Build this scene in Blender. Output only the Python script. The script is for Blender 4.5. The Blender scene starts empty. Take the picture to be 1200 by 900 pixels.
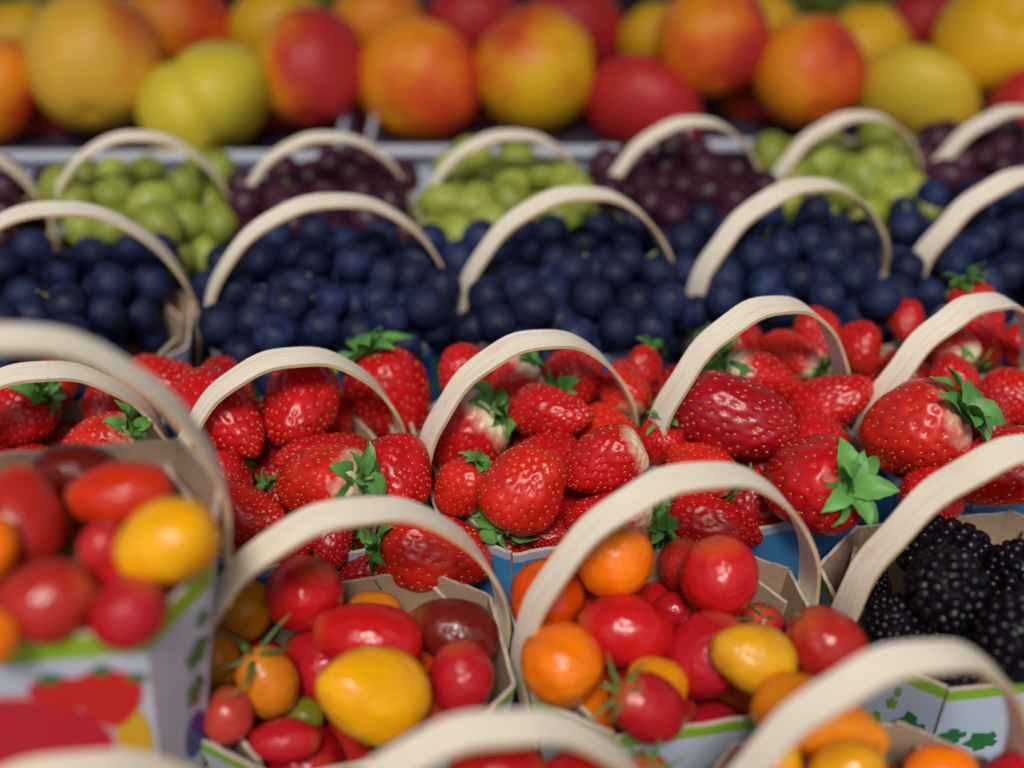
import bpy, math, random
import numpy as np
from mathutils import Vector, Matrix, noise
rad = math.radians
rnd = random.Random(7)

# ------------------------------------------------------------------ camera
RIM = 0.072                      # height of the punnet rims above the table
PITCH = rad(36.0)
CAM = Vector((0, 0, RIM + 0.353))
F = 1410.0                       # focal length in photo pixels (photo 1200 wide)
scene = bpy.context.scene
COL = scene.collection
cd = bpy.data.cameras.new('camera'); cam = bpy.data.objects.new('camera', cd); COL.objects.link(cam)
cam.location = CAM; cam.rotation_euler = (math.pi / 2 - PITCH, 0, 0)
cd.sensor_width = 36; cd.lens = 36 * F / 1200
cd.clip_start = 0.01; cd.clip_end = 50
cd.dof.use_dof = True; cd.dof.focus_distance = 0.502; cd.dof.aperture_fstop = 2.8
scene.camera = cam
# ------------------------------------------------------------------ light
SUN_EL, SUN_AZ = rad(56), rad(182)   # azimuth clockwise from +Y
w = bpy.data.worlds.new('World'); scene.world = w; w.use_nodes = True
nt = w.node_tree
bg = nt.nodes['Background']; bg.inputs[1].default_value = 0.06
sky = nt.nodes.new('ShaderNodeTexSky'); sky.sky_type = 'NISHITA'; sky.sun_disc = False
sky.sun_elevation = SUN_EL; sky.sun_rotation = SUN_AZ
sky.air_density = 1.0; sky.dust_density = 3.0
nt.links.new(sky.outputs[0], bg.inputs[0])
sd = bpy.data.lights.new('sun', 'SUN'); sd.energy = 1.5; sd.angle = rad(13); sd.color = (1, 0.975, 0.95)
sun = bpy.data.objects.new('sun', sd); COL.objects.link(sun)
sdir = Vector((math.sin(SUN_AZ) * math.cos(SUN_EL), math.cos(SUN_AZ) * math.cos(SUN_EL), math.sin(SUN_EL)))
sun.rotation_euler = sdir.to_track_quat('Z', 'Y').to_euler()
scene.view_settings.view_transform = 'Standard'; scene.view_settings.look = 'None'
scene.view_settings.exposure = 0.58; scene.view_settings.gamma = 1

RIGHT = Vector((1, 0, 0)); FWD = Vector((0, math.cos(PITCH), -math.sin(PITCH))); UP = Vector((0, math.sin(PITCH), math.cos(PITCH)))
def at(x, y, hz):
    """the point on the level plane hz above the rims that the photo shows at x, y; and px per metre there"""
    d = FWD + RIGHT * ((x - 600) / F) - UP * ((y - 450) / F)
    t = (RIM + hz - CAM.z) / d.z
    return CAM + d * t, F / t
def axis_dir(phi, tau):
    p, t = rad(phi), rad(tau)
    return (RIGHT * math.cos(p) + UP * math.sin(p)) * math.cos(t) - FWD * math.sin(t)

# ------------------------------------------------------------------ materials
def mat(name, color=(.5, .5, .5), rough=.5, **kw):
    m = bpy.data.materials.new(name); m.use_nodes = True
    b = m.node_tree.nodes['Principled BSDF']
    b.inputs['Base Color'].default_value = (*color, 1); b.inputs['Roughness'].default_value = rough
    for k, v in kw.items(): b.inputs[k.replace('_', ' ')].default_value = v
    return m
class N:
    def __init__(s, m): s.t = m.node_tree; s.b = s.t.nodes['Principled BSDF']
    def n(s, typ, **kw):
        o = s.t.nodes.new(typ)
        for k, v in kw.items(): setattr(o, k, v)
        return o
    def l(s, a, b): s.t.links.new(a, b)
    def noise(s, vec, scale, detail=3, rough=.55):
        o = s.n('ShaderNodeTexNoise'); o.inputs['Scale'].default_value = scale
        o.inputs['Detail'].default_value = detail; o.inputs['Roughness'].default_value = rough
        if vec is not None: s.l(vec, o.inputs['Vector'])
        return o.outputs['Fac']
    def ramp(s, fac, stops):
        o = s.n('ShaderNodeValToRGB'); e = o.color_ramp.elements
        while len(e) < len(stops): e.new(.5)
        for i, (p, c) in enumerate(stops):
            e[i].position = p; e[i].color = (*c, 1) if len(c) == 3 else c
        s.l(fac, o.inputs[0]); return o.outputs[0]
    def mix(s, fac, a, b, blend='MIX'):
        o = s.n('ShaderNodeMix', data_type='RGBA', blend_type=blend)
        for v, i in ((fac, 0), (a, 6), (b, 7)):
            if hasattr(v, 'links'): s.l(v, o.inputs[i])
            else: o.inputs[i].default_value = v if i == 0 else (*v, 1)
        return o.outputs[2]
    def math(s, op, a, b=0.0, clamp=False):
        o = s.n('ShaderNodeMath', operation=op, use_clamp=clamp)
        for v, i in ((a, 0), (b, 1)):
            if hasattr(v, 'links'): s.l(v, o.inputs[i])
            else: o.inputs[i].default_value = v
        return o.outputs[0]
    def bump(s, h, strength=.2, dist=.001):
        o = s.n('ShaderNodeBump'); o.inputs['Strength'].default_value = strength; o.inputs['Distance'].default_value = dist
        s.l(h, o.inputs['Height']); s.l(o.outputs[0], s.b.inputs['Normal'])
    def objvec(s, jitter=True):
        tc = s.n('ShaderNodeTexCoord'); oi = s.n('ShaderNodeObjectInfo')
        if not jitter: return tc.outputs['Object'], oi, tc
        v = s.n('ShaderNodeVectorMath', operation='ADD'); m_ = s.math('MULTIPLY', oi.outputs['Random'], 37.0)
        s.l(tc.outputs['Object'], v.inputs[0]); s.l(m_, v.inputs[1]); return v.outputs[0], oi, tc

def tomato_mat():
    m = mat('tomato_skin', rough=.2); k = N(m); v, oi, tc = k.objvec()
    n1 = k.noise(v, 1.6, 2); n2 = k.noise(v, 28, 2)
    dark = k.mix(1.0, oi.outputs['Color'], (.82, .70, .8), 'MULTIPLY')
    c = k.mix(k.math('MULTIPLY', k.math('SUBTRACT', n1, .38, True), 2.2, True), oi.outputs['Color'], dark)
    light = k.mix(.12, c, (.95, .55, .25))
    c = k.mix(k.math('MULTIPLY', k.math('SUBTRACT', n2, .56, True), 2.5, True), c, light)
    sx = k.n('ShaderNodeSeparateXYZ'); k.l(tc.outputs['Object'], sx.inputs[0])      # paler shoulder by the stem
    sh = k.math('MULTIPLY', k.math('SUBTRACT', sx.outputs[2], .70, True), 1.6, True)
    c = k.mix(k.math('MULTIPLY', sh, oi.outputs['Alpha']), c, (.75, .36, .05))
    k.l(c, k.b.inputs['Base Color'])
    k.l(k.math('ADD', k.math('MULTIPLY', k.noise(v, 4, 3), .22), .12), k.b.inputs['Roughness'])
    k.b.inputs['Subsurface Weight'].default_value = .08; k.b.inputs['Subsurface Radius'].default_value = (.006, .002, .001)
    k.b.inputs['Subsurface Scale'].default_value = .6
    k.bump(k.noise(v, 2.5, 2), .12, .02); k.b.inputs['Specular IOR Level'].default_value = .38
    return m
M_TOM = tomato_mat()

def straw_mat():
    m = mat('strawberry_flesh', rough=.24); k = N(m); v, oi, tc = k.objvec(); k.b.inputs['Specular IOR Level'].default_value = .42
    n1 = k.noise(v, 2.2, 3); base = oi.outputs['Color']
    dk = k.mix(1.0, base, (.7, .5, .6), 'MULTIPLY')
    c = k.mix(k.math('MULTIPLY', k.math('SUBTRACT', n1, .42, True), 3.0, True), base, dk)
    sx = k.n('ShaderNodeSeparateXYZ'); k.l(tc.outputs['Object'], sx.inputs[0])
    zz = k.math('ADD', sx.outputs[2], k.math('MULTIPLY', n1, .5))
    thr = k.math('SUBTRACT', 1.28, k.math('MULTIPLY', oi.outputs['Alpha'], .75))
    neck = k.math('MULTIPLY', k.math('SUBTRACT', zz, thr, True), 2.6, True)
    c = k.mix(neck, c, (.88, .78, .52))
    k.l(c, k.b.inputs['Base Color'])
    k.b.inputs['Subsurface Weight'].default_value = .1; k.b.inputs['Subsurface Radius'].default_value = (.005, .001, .001)
    k.b.inputs['Subsurface Scale'].default_value = .5
    k.bump(k.noise(v, 30, 2), .08, .02)
    return m
M_STR = straw_mat()
M_SEED = mat('strawberry_seed', (.68, .34, .05), .5)

def leaf_mat(name, c1, c2, sc):
    m = mat(name, rough=.5); k = N(m); v, oi, tc = k.objvec()
    c = k.ramp(k.noise(v, sc, 3), [(.3, c1), (.7, c2)])
    c = k.mix(k.math('MULTIPLY', oi.outputs['Random'], .6), c, tuple(min(1, x * 1.5) for x in c2))
    k.l(c, k.b.inputs['Base Color'])
    k.b.inputs['Subsurface Weight'].default_value = .25; k.b.inputs['Subsurface Radius'].default_value = (.001, .003, .001)
    return m
M_SEP = leaf_mat('sepal_green', (.045, .17, .03), (.12, .31, .06), 2.5)
M_STEM = leaf_mat('tomato_stem_green', (.03, .08, .015), (.10, .20, .04), 3)
M_GSTEM = leaf_mat('grape_stem_green', (.10, .16, .03), (.2, .22, .06), 60)

def grape_mat(name, c, bloom, rough, amt):
    m = mat(name, rough=rough); k = N(m); v, oi, tc = k.objvec()
    b = k.math('MULTIPLY', k.math('SUBTRACT', k.noise(v, 1.3, 4, .6), .36, True), amt, True)
    cc = k.mix(b, c, bloom)
    cc = k.mix(k.math('MULTIPLY', oi.outputs['Random'], .8), cc, tuple(x * .5 for x in c))
    k.l(cc, k.b.inputs['Base Color'])
    k.l(k.math('ADD', k.math('MULTIPLY', b, .3), rough), k.b.inputs['Roughness']); k.b.inputs['Specular IOR Level'].default_value = .3
    return m
M_BLUE = grape_mat('blue_grape_skin', (.005, .008, .032), (.022, .045, .15), .5, 2.4)
M_PURP = grape_mat('purple_grape_skin', (.040, .005, .014), (.10, .022, .06), .35, 2.0)
M_GREEN = grape_mat('green_grape_skin', (.30, .34, .035), (.48, .50, .12), .3, 2.0)
M_GREEN.node_tree.nodes['Principled BSDF'].inputs['Subsurface Weight'].default_value = .3
M_GREEN.node_tree.nodes['Principled BSDF'].inputs['Subsurface Radius'].default_value = (.004, .005, .001)
M_BLACK = grape_mat('blackberry_skin', (.004, .0025, .006), (.014, .004, .010), .27, 1.5)

def nect_mat():
    m = mat('nectarine_skin', rough=.46); k = N(m); k.b.inputs['Specular IOR Level'].default_value = .3; v, oi, tc = k.objvec()
    sx = k.n('ShaderNodeSeparateXYZ'); k.l(tc.outputs['Object'], sx.inputs[0])
    n1 = k.noise(v, .9, 2, .5); n2 = k.noise(v, 5, 3, .7)
    f = k.math('ADD', k.math('MULTIPLY', sx.outputs[0], .55), k.math('MULTIPLY', n1, 1.5))
    f = k.math('ADD', f, k.math('MULTIPLY', n2, .16))
    f = k.math('ADD', f, k.math('MULTIPLY', k.math('SUBTRACT', oi.outputs['Alpha'], .5), 2.6))
    f = k.math('MULTIPLY', k.math('SUBTRACT', f, .62, True), 1.35, True)
    r = k.ramp(f, [(0, (1, 1, 1)), (.45, (1.0, .42, .3)), (1, (.55, .04, .09))])
    c = k.mix(1.0, oi.outputs['Color'], r, 'MULTIPLY')
    c = k.mix(k.math('MULTIPLY', f, .75), c, (.52, .026, .028))
    k.l(c, k.b.inputs['Base Color'])
    return m
M_NECT = nect_mat()

def wood_mat():
    m = mat('handle_veneer', rough=.55); k = N(m)
    uv = k.n('ShaderNodeUVMap'); mp = k.n('ShaderNodeMapping'); oi = k.n('ShaderNodeObjectInfo')
    mp.inputs['Scale'].default_value = (3, 60, 1); k.l(uv.outputs[0], mp.inputs[0])
    ad = k.n('ShaderNodeVectorMath', operation='ADD'); k.l(mp.outputs[0], ad.inputs[0])
    k.l(k.math('MULTIPLY', oi.outputs['Random'], 50.0), ad.inputs[1])
    g = k.noise(ad.outputs[0], 1.0, 5, .65)
    c = k.ramp(g, [(.25, (.76, .62, .44)), (.5, (.90, .80, .62)), (.8, (.94, .87, .73))])
    mp2 = k.n('ShaderNodeMapping'); mp2.inputs['Scale'].default_value = (6, 8, 1); k.l(uv.outputs[0], mp2.inputs[0])
    ad2 = k.n('ShaderNodeVectorMath', operation='ADD'); k.l(mp2.outputs[0], ad2.inputs[0]); k.l(k.math('MULTIPLY', oi.outputs['Random'], 91.0), ad2.inputs[1])
    sp = k.math('MULTIPLY', k.math('SUBTRACT', k.noise(ad2.outputs[0], 3.0, 2), .70, True), 6, True)
    c = k.mix(k.math('MULTIPLY', sp, .6), c, (.30, .19, .09))
    st = k.math('MULTIPLY', k.math('SUBTRACT', k.noise(ad2.outputs[0], .5, 3), .5, True), 1.4, True)
    c = k.mix(k.math('MULTIPLY', st, .6), c, (.62, .46, .30))
    ad3 = k.n('ShaderNodeVectorMath', operation='ADD'); k.l(mp2.outputs[0], ad3.inputs[0]); k.l(k.math('MULTIPLY', oi.outputs['Random'], 33.0), ad3.inputs[1])
    pk = k.math('MULTIPLY', k.math('SUBTRACT', k.noise(ad3.outputs[0], .8, 3), .60, True), 5, True)   # juice stains
    c = k.mix(k.math('MULTIPLY', pk, .35), c, (.75, .30, .24))
    k.l(c, k.b.inputs['Base Color']); k.bump(g, .35, .0006)
    return m
M_WOOD = wood_mat()
M_WEDGE = mat('handle_edge', (.62, .44, .24), .7)

def kraft_mat(name, col, sc=900):
    m = mat(name, rough=.85); k = N(m); tc = k.n('ShaderNodeTexCoord')
    n1 = k.noise(tc.outputs['Object'], sc, 3); n2 = k.noise(tc.outputs['Object'], 45, 4)
    c = k.ramp(n1, [(.3, tuple(x * .82 for x in col)), (.7, tuple(x * 1.12 for x in col))])
    c = k.mix(k.math('MULTIPLY', k.math('SUBTRACT', n2, .45, True), 2.0, True), c, tuple(x * .72 for x in col))
    k.l(c, k.b.inputs['Base Color']); k.bump(n1, .3, .0003); return m
M_KRAFT = kraft_mat('kraft_board', (.42, .28, .18))
M_EDGE = kraft_mat('board_edge', (.54, .44, .34))

def print_mat(name, base, base2, band=None, line=None, marks=None):
    """printed card: UV v = 0 at the bottom, 1 at the rim"""
    m = mat(name, rough=.42); k = N(m); uv = k.n('ShaderNodeUVMap'); tc = k.n('ShaderNodeTexCoord')
    sx = k.n('ShaderNodeSeparateXYZ'); k.l(uv.outputs[0], sx.inputs[0])
    n = k.noise(tc.outputs['Object'], 30, 2)
    c = k.mix(k.math('MULTIPLY', k.math('SUBTRACT', n, .35, True), 2.5, True), base, base2)
    if marks:
        nm = k.noise(tc.outputs['Object'], 70, 2)
        c = k.mix(k.math('MULTIPLY', k.math('SUBTRACT', nm, .54, True), 25, True), c, marks)
    if line: c = k.mix(k.math('GREATER_THAN', sx.outputs[1], line[0]), c, line[1])
    if band: c = k.mix(k.math('GREATER_THAN', sx.outputs[1], band[0]), c, band[1])
    k.l(c, k.b.inputs['Base Color']); return m
M_PR_TOM = print_mat('white_printed_card', (.60, .68, .80), (.68, .73, .82), band=(.90, (.30, .55, .03)))
M_PR_STR = print_mat('blue_printed_card', (.06, .27, .60), (.10, .36, .68), line=(.93, (.45, .55, .68)))
M_PR_GRP = print_mat('deep_blue_printed_card', (.015, .055, .36), (.03, .12, .5), line=(.9, (.25, .33, .5)), marks=(.05, .22, .06))
M_WHITE = print_mat('white_tray_card', (.60, .68, .82), (.68, .74, .84))
M_TRAY_DARK = mat('dark_tray_floor', (.035, .02, .04), .8)  # plain dark colour for the nectarine tray floors
M_P_GREEN = mat('green_ink', (.03, .21, .05), .4); M_P_LIME = mat('lime_ink', (.25, .45, .05), .4)
M_P_RED = mat('red_ink', (.75, .03, .025), .4); M_P_CRIM = mat('crimson_ink', (.66, .025, .05), .4)
M_P_PINK = mat('pink_ink', (.75, .35, .38), .4); M_P_YEL = mat('yellow_ink', (.8, .5, .03), .4)
M_P_BLUE = mat('violet_ink', (.05, .03, .3), .4); M_P_WHITE = mat('white_ink', (.8, .8, .8), .4)

# ------------------------------------------------------------------ object helpers
def tag(o, label=None, cat=None, group=None, kind=None):
    if label: o['label'] = label
    if cat: o['category'] = cat
    if group: o['group'] = group
    if kind: o['kind'] = kind
    return o
def obj(name, me, parent=None, loc=None, M=None):
    o = bpy.data.objects.new(name, me); COL.objects.link(o)
    if parent is not None: o.parent = parent
    if M is not None: o.matrix_local = M
    if loc is not None: o.location = loc
    return o
def mesh(name, vs, fs, mats, mi=None, smooth=True, uvs=None):
    me = bpy.data.meshes.new(name)
    me.from_pydata([tuple(v) for v in vs], [], fs)
    for m in (mats if isinstance(mats, (list, tuple)) else [mats]): me.materials.append(m)
    if mi is not None: me.polygons.foreach_set('material_index', mi)
    me.polygons.foreach_set('use_smooth', [smooth] * len(fs))
    if uvs is not None:
        l = me.uv_layers.new(name='UVMap')
        vi = np.empty(len(me.loops), int); me.loops.foreach_get('vertex_index', vi)
        l.data.foreach_set('uv', np.asarray(uvs)[vi].ravel())
    me.update(); return me
def rev_grid(nu, nv):
    """unit directions on a closed sphere grid: (theta, phi) arrays and faces"""
    th = np.linspace(0, math.pi, nv + 1)[1:-1]; ph = np.linspace(0, 2 * math.pi, nu, endpoint=False)
    T, P = np.meshgrid(th, ph, indexing='ij'); T = T.ravel(); P = P.ravel()
    T = np.concatenate([[0], T, [math.pi]]); P = np.concatenate([[0], P, [0]])
    fs = []; n = nv - 1
    for j in range(nu): fs.append((0, 1 + j, 1 + (j + 1) % nu))
    for i in range(n - 1):
        for j in range(nu):
            a = 1 + i * nu + j; b = 1 + i * nu + (j + 1) % nu
            fs.append((a, a + nu, b + nu, b))
    e = 1 + (n - 1) * nu; last = len(T) - 1
    for j in range(nu): fs.append((e + j, last, e + (j + 1) % nu))
    return T, P, fs
def sph(T, P): return np.stack([np.sin(T) * np.cos(P), np.sin(T) * np.sin(P), np.cos(T)], 1)
def lump(D, seed, amp, fr=1.3):
    return np.array([noise.noise(Vector(d) * fr + Vector((seed * 7.3, seed * 3.1, 0))) for d in D]) * amp
def tube(path, r, sides=7, taper=.6):
    vs, fs = [], []; n = len(path)
    for i, p in enumerate(path):
        p = Vector(p); t = (Vector(path[min(i + 1, n - 1)]) - Vector(path[max(i - 1, 0)])).normalized()
        a = t.orthogonal().normalized(); b = t.cross(a); rr = r * (1 - (1 - taper) * i / (n - 1))
        for s in range(sides):
            q = 2 * math.pi * s / sides; vs.append(p + a * math.cos(q) * rr + b * math.sin(q) * rr)
    for i in range(n - 1):
        for s in range(sides):
            a = i * sides + s; b = i * sides + (s + 1) % sides; fs.append((a, b, b + sides, a + sides))
    fs.append(tuple(range(sides))[::-1]); fs.append(tuple(range((n - 1) * sides, n * sides)))
    return vs, fs
def join(parts):
    V, Fc = [], []
    for v, f in parts:
        o = len(V); V += list(v); Fc += [tuple(i + o for i in q) for q in f]
    return V, Fc

# ------------------------------------------------------------------ fruit meshes (unit half-size, +Z = stem end)
def tomato_mesh(seed, ridges=False, plum=0.0):
    T, P, fs = rev_grid(200, 140) if ridges else rev_grid(56, 40); D = sph(T, P)
    r = 1 + lump(D, seed, .07, 1.2)
    r = r - .045 * np.exp(-(T / .16) ** 2) - .03 * np.exp(-((math.pi - T) / .15) ** 2)
    r = r + .012 * np.cos(5 * P) * np.sin(T) * np.exp(-(T / .8) ** 2)
    if ridges:   # healed cracks running over the cheek
        for q, (t0, w_) in enumerate(((1.35, .035), (1.52, .03), (1.66, .03), (1.82, .025))):
            line = T - (t0 + .16 * np.sin(P * 1.6 + q * .5)); r = r - .035 * np.exp(-(line / w_) ** 2) * (np.cos(P - .4) > -.4)
    V = D * r[:, None]; V[:, :2] *= (1 - plum * D[:, 2:3] * .22)
    return mesh('tomato_mesh', V, fs, M_TOM)
TOM = [tomato_mesh(1), tomato_mesh(2), tomato_mesh(3, plum=.6), tomato_mesh(4, plum=1.0)]
TOM_CRACK = tomato_mesh(5, ridges=True)

def straw_mesh(seed, nseed, taper):
    T, P, fs = rev_grid(168, 104)
    i = np.arange(nseed) + .5; st = np.arccos(1 - 2 * i / nseed) ; sp = math.pi * (1 + 5 ** .5) * i
    rr = np.random.RandomState(seed); st = st + rr.normal(0, .05, nseed); sp = sp + rr.normal(0, .06, nseed)
    keep = st > .30; st, sp = st[keep], sp[keep]
    def shape(T, P):
        D = sph(T, P); z = D[:, 2]
        rad_ = np.sin(T) ** .86 * (1 - taper * (0.55 - z) * .40)
        rad_ = rad_ * (1 + .05 * np.cos(2 * P + seed) + .03 * np.cos(3 * P + 2 * seed))
        zz = z - .10 * np.exp(-(T / .35) ** 2)
        V = np.stack([rad_ * np.cos(P), rad_ * np.sin(P), zz], 1)
        return V * (1 + lump(D, seed, .13, 1.1))[:, None]
    V = shape(T, P); D = sph(T, P); S = sph(st, sp)
    d2 = 2 - 2 * (D @ S.T); dm = np.sqrt(np.maximum(d2.min(1), 0))
    sc = math.sqrt(4 * math.pi / nseed)
    disp = .034 * (1 - np.exp(-(dm / (sc * .36)) ** 2)) - .02
    Nn = D * np.array([1, 1, .8]); Nn /= np.linalg.norm(Nn, axis=1)[:, None]
    mx = np.abs(V[:, :2]).max(); V = V + Nn * disp[:, None]
    body = mesh('strawberry_mesh', V / np.array([mx, mx, 1]), fs, M_STR)
    # seeds
    t2, p2, f2 = rev_grid(6, 4); E = sph(t2, p2); sv, sf = [], []
    SV = shape(st, sp) / np.array([mx, mx, 1])
    for q in range(len(st)):
        n = Vector(Nn_from(S[q])); up = Vector((0, 0, 1)); tz = (up - n * up.dot(n)).normalized() if abs(n.z) < .99 else Vector((1, 0, 0))
        tx = tz.cross(n); c = Vector(SV[q]) + n * (-.012); o = len(sv)
        for e in E: sv.append(c + tx * e[0] * .0155 + tz * e[2] * .026 + n * e[1] * .013)
        sf += [tuple(a + o for a in f) for f in f2]
    return body, mesh('seed_mesh', sv, sf, M_SEED)
def Nn_from(s):
    v = np.array(s) * np.array([1, 1, .8]); return v / np.linalg.norm(v)
STR = [straw_mesh(1, 200, .35), straw_mesh(2, 220, .75), straw_mesh(3, 185, .55)]

def sepal_mesh(seed):
    r = random.Random(seed); nu, nv = 4, 9; vs, fs = [], []
    droop = r.uniform(.0, .5); wmax = r.uniform(.20, .27)
    for i in range(nv + 1):
        t = i / nv; wd = wmax * math.sin(math.pi * min(1, t * .92 + .1) ** .8) ** .8 if t < 1 else 0.0
        wd = max(wd, .0) * (1.0 if i % 2 else .9); z = .18 * math.sin(t * 2.4) - droop * t * t * .5
        for j in range(nu + 1):
            s = (j / nu - .5) * 2; vs.append((t, s * wd, z + .10 * abs(s) * math.sin(math.pi * t) + .03 * math.sin(9 * t + 3 * s + seed)))
    for i in range(nv):
        for j in range(nu):
            a = i * (nu + 1) + j; fs.append((a, a + 1, a + nu + 2, a + nu + 1))
    return mesh('sepal_mesh', vs, fs, M_SEP)
SEP = [sepal_mesh(s) for s in range(5)]
v1, f1 = tube([(0, 0, -.08), (0, 0, .06), (.03, 0, .2), (.08, .02, .38)], .055, 8, .75)
hub_T, hub_P, hub_f = rev_grid(12, 6); hub_v = [Vector(q) for q in (sph(hub_T, hub_P) * np.array([.2, .2, .1]))]
HUB = mesh('calyx_hub_mesh', *join([(hub_v, hub_f), (v1, f1)]), M_SEP)

def tom_calyx(seed, curl=1.0, ln=1.0):
    r = random.Random(seed); parts = []
    for k in range(5):
        a = 2 * math.pi * k / 5 + r.uniform(-.25, .25); L = ln * r.uniform(.75, 1.1); c = curl * r.uniform(.1, .55); tw = r.uniform(-.5, .5)
        vs, fs = [], []; n = 7
        for i in range(n + 1):
            t = i / n; q = a + tw * t * t; rr = L * t; z = .05 + c * t * t * .8 - .12 * t; wd = .12 * (1 - t) ** .6 * min(1, .5 + t * 2)
            c0 = Vector((math.cos(q) * rr, math.sin(q) * rr, z)); sd_ = Vector((-math.sin(q), math.cos(q), 0)) * wd
            vs += [c0 - sd_, c0 + Vector((0, 0, .035)), c0 + sd_, c0 - Vector((0, 0, .02))]
        for i in range(n):
            for s in range(4):
                a0 = i * 4 + s; b0 = i * 4 + (s + 1) % 4; fs.append((a0, b0, b0 + 4, a0 + 4))
        parts.append((vs, fs))
    parts.append(tube([(0, 0, 0), (0, 0, .15), (.08 * curl, .03, .35), (.2 * curl, .1, .55)], .07, 7, .9))
    return mesh('tomato_calyx_mesh', *join(parts), M_STEM)
TCAL = [tom_calyx(1), tom_calyx(2, 1.6, 1.2), tom_calyx(3, .6, .9)]
sT, sP, sF = rev_grid(10, 6)
SCAR = mesh('scar_mesh', sph(sT, sP) * np.array([.10, .10, .02]), sF, mat('stem_scar', (.22, .16, .05), .8))

def smooth_ball(seed, name, m, nu=20, nv=14, amp=.06):
    T, P, fs = rev_grid(nu, nv); D = sph(T, P); return mesh(name, D * (1 + lump(D, seed, amp))[:, None], fs, m)
G_BLUE = [smooth_ball(s, 'blue_grape_mesh', M_BLUE) for s in (1, 2, 3)]
G_PURP = [smooth_ball(s, 'purple_grape_mesh', M_PURP) for s in (1, 2)]
G_GREEN = [smooth_ball(s, 'green_grape_mesh', M_GREEN) for s in (1, 2)]
DRUP = [smooth_ball(s, 'drupelet_mesh', M_BLACK, 16, 10, .12) for s in (1, 2, 3)]
B_CORE = smooth_ball(4, 'core_mesh', M_BLACK)

def nect_mesh(seed, crease, dimple=.16):
    T, P, fs = rev_grid(64, 44); D = sph(T, P)
    r = 1 + lump(D, seed, .07, 1.0) - dimple * np.exp(-(T / .28) ** 2) - .05 * np.exp(-((math.pi - T) / .2) ** 2)
    dp = np.abs((P + math.pi / 2 + math.pi) % (2 * math.pi) - math.pi)
    r = r - crease * np.exp(-(dp * np.sin(T) / .16) ** 2) * (np.cos(P + math.pi / 2) > 0)
    return mesh('nectarine_mesh', D * r[:, None] * np.array([1.02, .98, .97]), fs, M_NECT)
NEC = [nect_mesh(1, .03), nect_mesh(2, .09), nect_mesh(3, .05, .22)]

# ------------------------------------------------------------------ the table
def slab(name, x0, x1, y0, y1, z0, z1, m):
    vs = [(x, y, z) for z in (z0, z1) for y in (y0, y1) for x in (x0, x1)]
    fs = [(0, 2, 3, 1), (4, 5, 7, 6), (0, 1, 5, 4), (2, 6, 7, 3), (0, 4, 6, 2), (1, 3, 7, 5)]
    return mesh(name, vs, fs, m, smooth=False)
m = mat('table_cloth', (.03, .045, .06), .9); k = N(m); tc = k.n('ShaderNodeTexCoord')
k.l(k.ramp(k.noise(tc.outputs['Object'], 40, 4), [(.3, (.02, .03, .045)), (.7, (.045, .06, .08))]), k.b.inputs['Base Color'])
tag(obj('table_surface', slab('table_surface_mesh', -1.6, 1.6, -.25, 2.6, -.03, 0, m)), kind='structure')

# ------------------------------------------------------------------ punnets
def octagon(a, d, cx, cy):
    return [Vector(p) for p in ((-a + cx, -d), (a - cx, -d), (a, -d + cy), (a, d - cy), (a - cx, d), (-a + cx, d), (-a, d - cy), (-a, -d + cy))]
class Punnet: pass
def make_handle(a, hh, width, lean, skew, parent, zbase, bulge=.05):
    n = 44; vs, fs, uvs, mi = [], [], [], []; path = []
    th = .0016; x0 = a + .0035
    path.append((-x0 * .915, -.040))
    path.append((-x0 * .96, -.02))
    for i in range(n + 1):
        t = math.pi * i / n; c, s = math.cos(t), math.sin(t)
        path.append((-x0 * c * (1 + bulge * s), hh * (.28 * (1 - abs(c) ** 2.3) + .72 * s)))
    path += [(x0 * .96, -.02), (x0 * .915, -.040)]
    L = 0
    for i, (x, z) in enumerate(path):
        p0 = path[max(i - 1, 0)]; p1 = path[min(i + 1, len(path) - 1)]
        tx, tz = p1[0] - p0[0], p1[1] - p0[1]; l = math.hypot(tx, tz); nx, nz = -tz / l, tx / l
        if i: L += math.hypot(x - path[i - 1][0], z - path[i - 1][1])
        hw = width / 2 * (1 + .05 * math.sin(i * .35 + skew * 30)); yo = lean * max(z, 0) + skew * x * max(z, 0) * 6 + .0006 * math.sin(i * .9)
        for (s, w_) in ((1, -1), (1, 1), (-1, 1), (-1, -1)):
            vs.append((x + nx * th / 2 * s, yo + w_ * hw, z + nz * th / 2 * s)); uvs.append((L / .1, w_ * .075 + .5))
    nv = len(vs); vs += vs[:]; uvs += uvs[:]
    for i in range(len(path) - 1):
        for s in range(4):
            a0 = i * 4 + s; b0 = i * 4 + (s + 1) % 4; o = nv if s in (1, 3) else 0
            fs.append((a0 + o, b0 + o, b0 + 4 + o, a0 + 4 + o)); mi.append(1 if s in (1, 3) else 0)
    return obj('handle', mesh('handle_mesh', vs, fs, [M_WOOD, M_WEDGE], mi, True, uvs), parent, loc=(0, 0, zbase))

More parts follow.
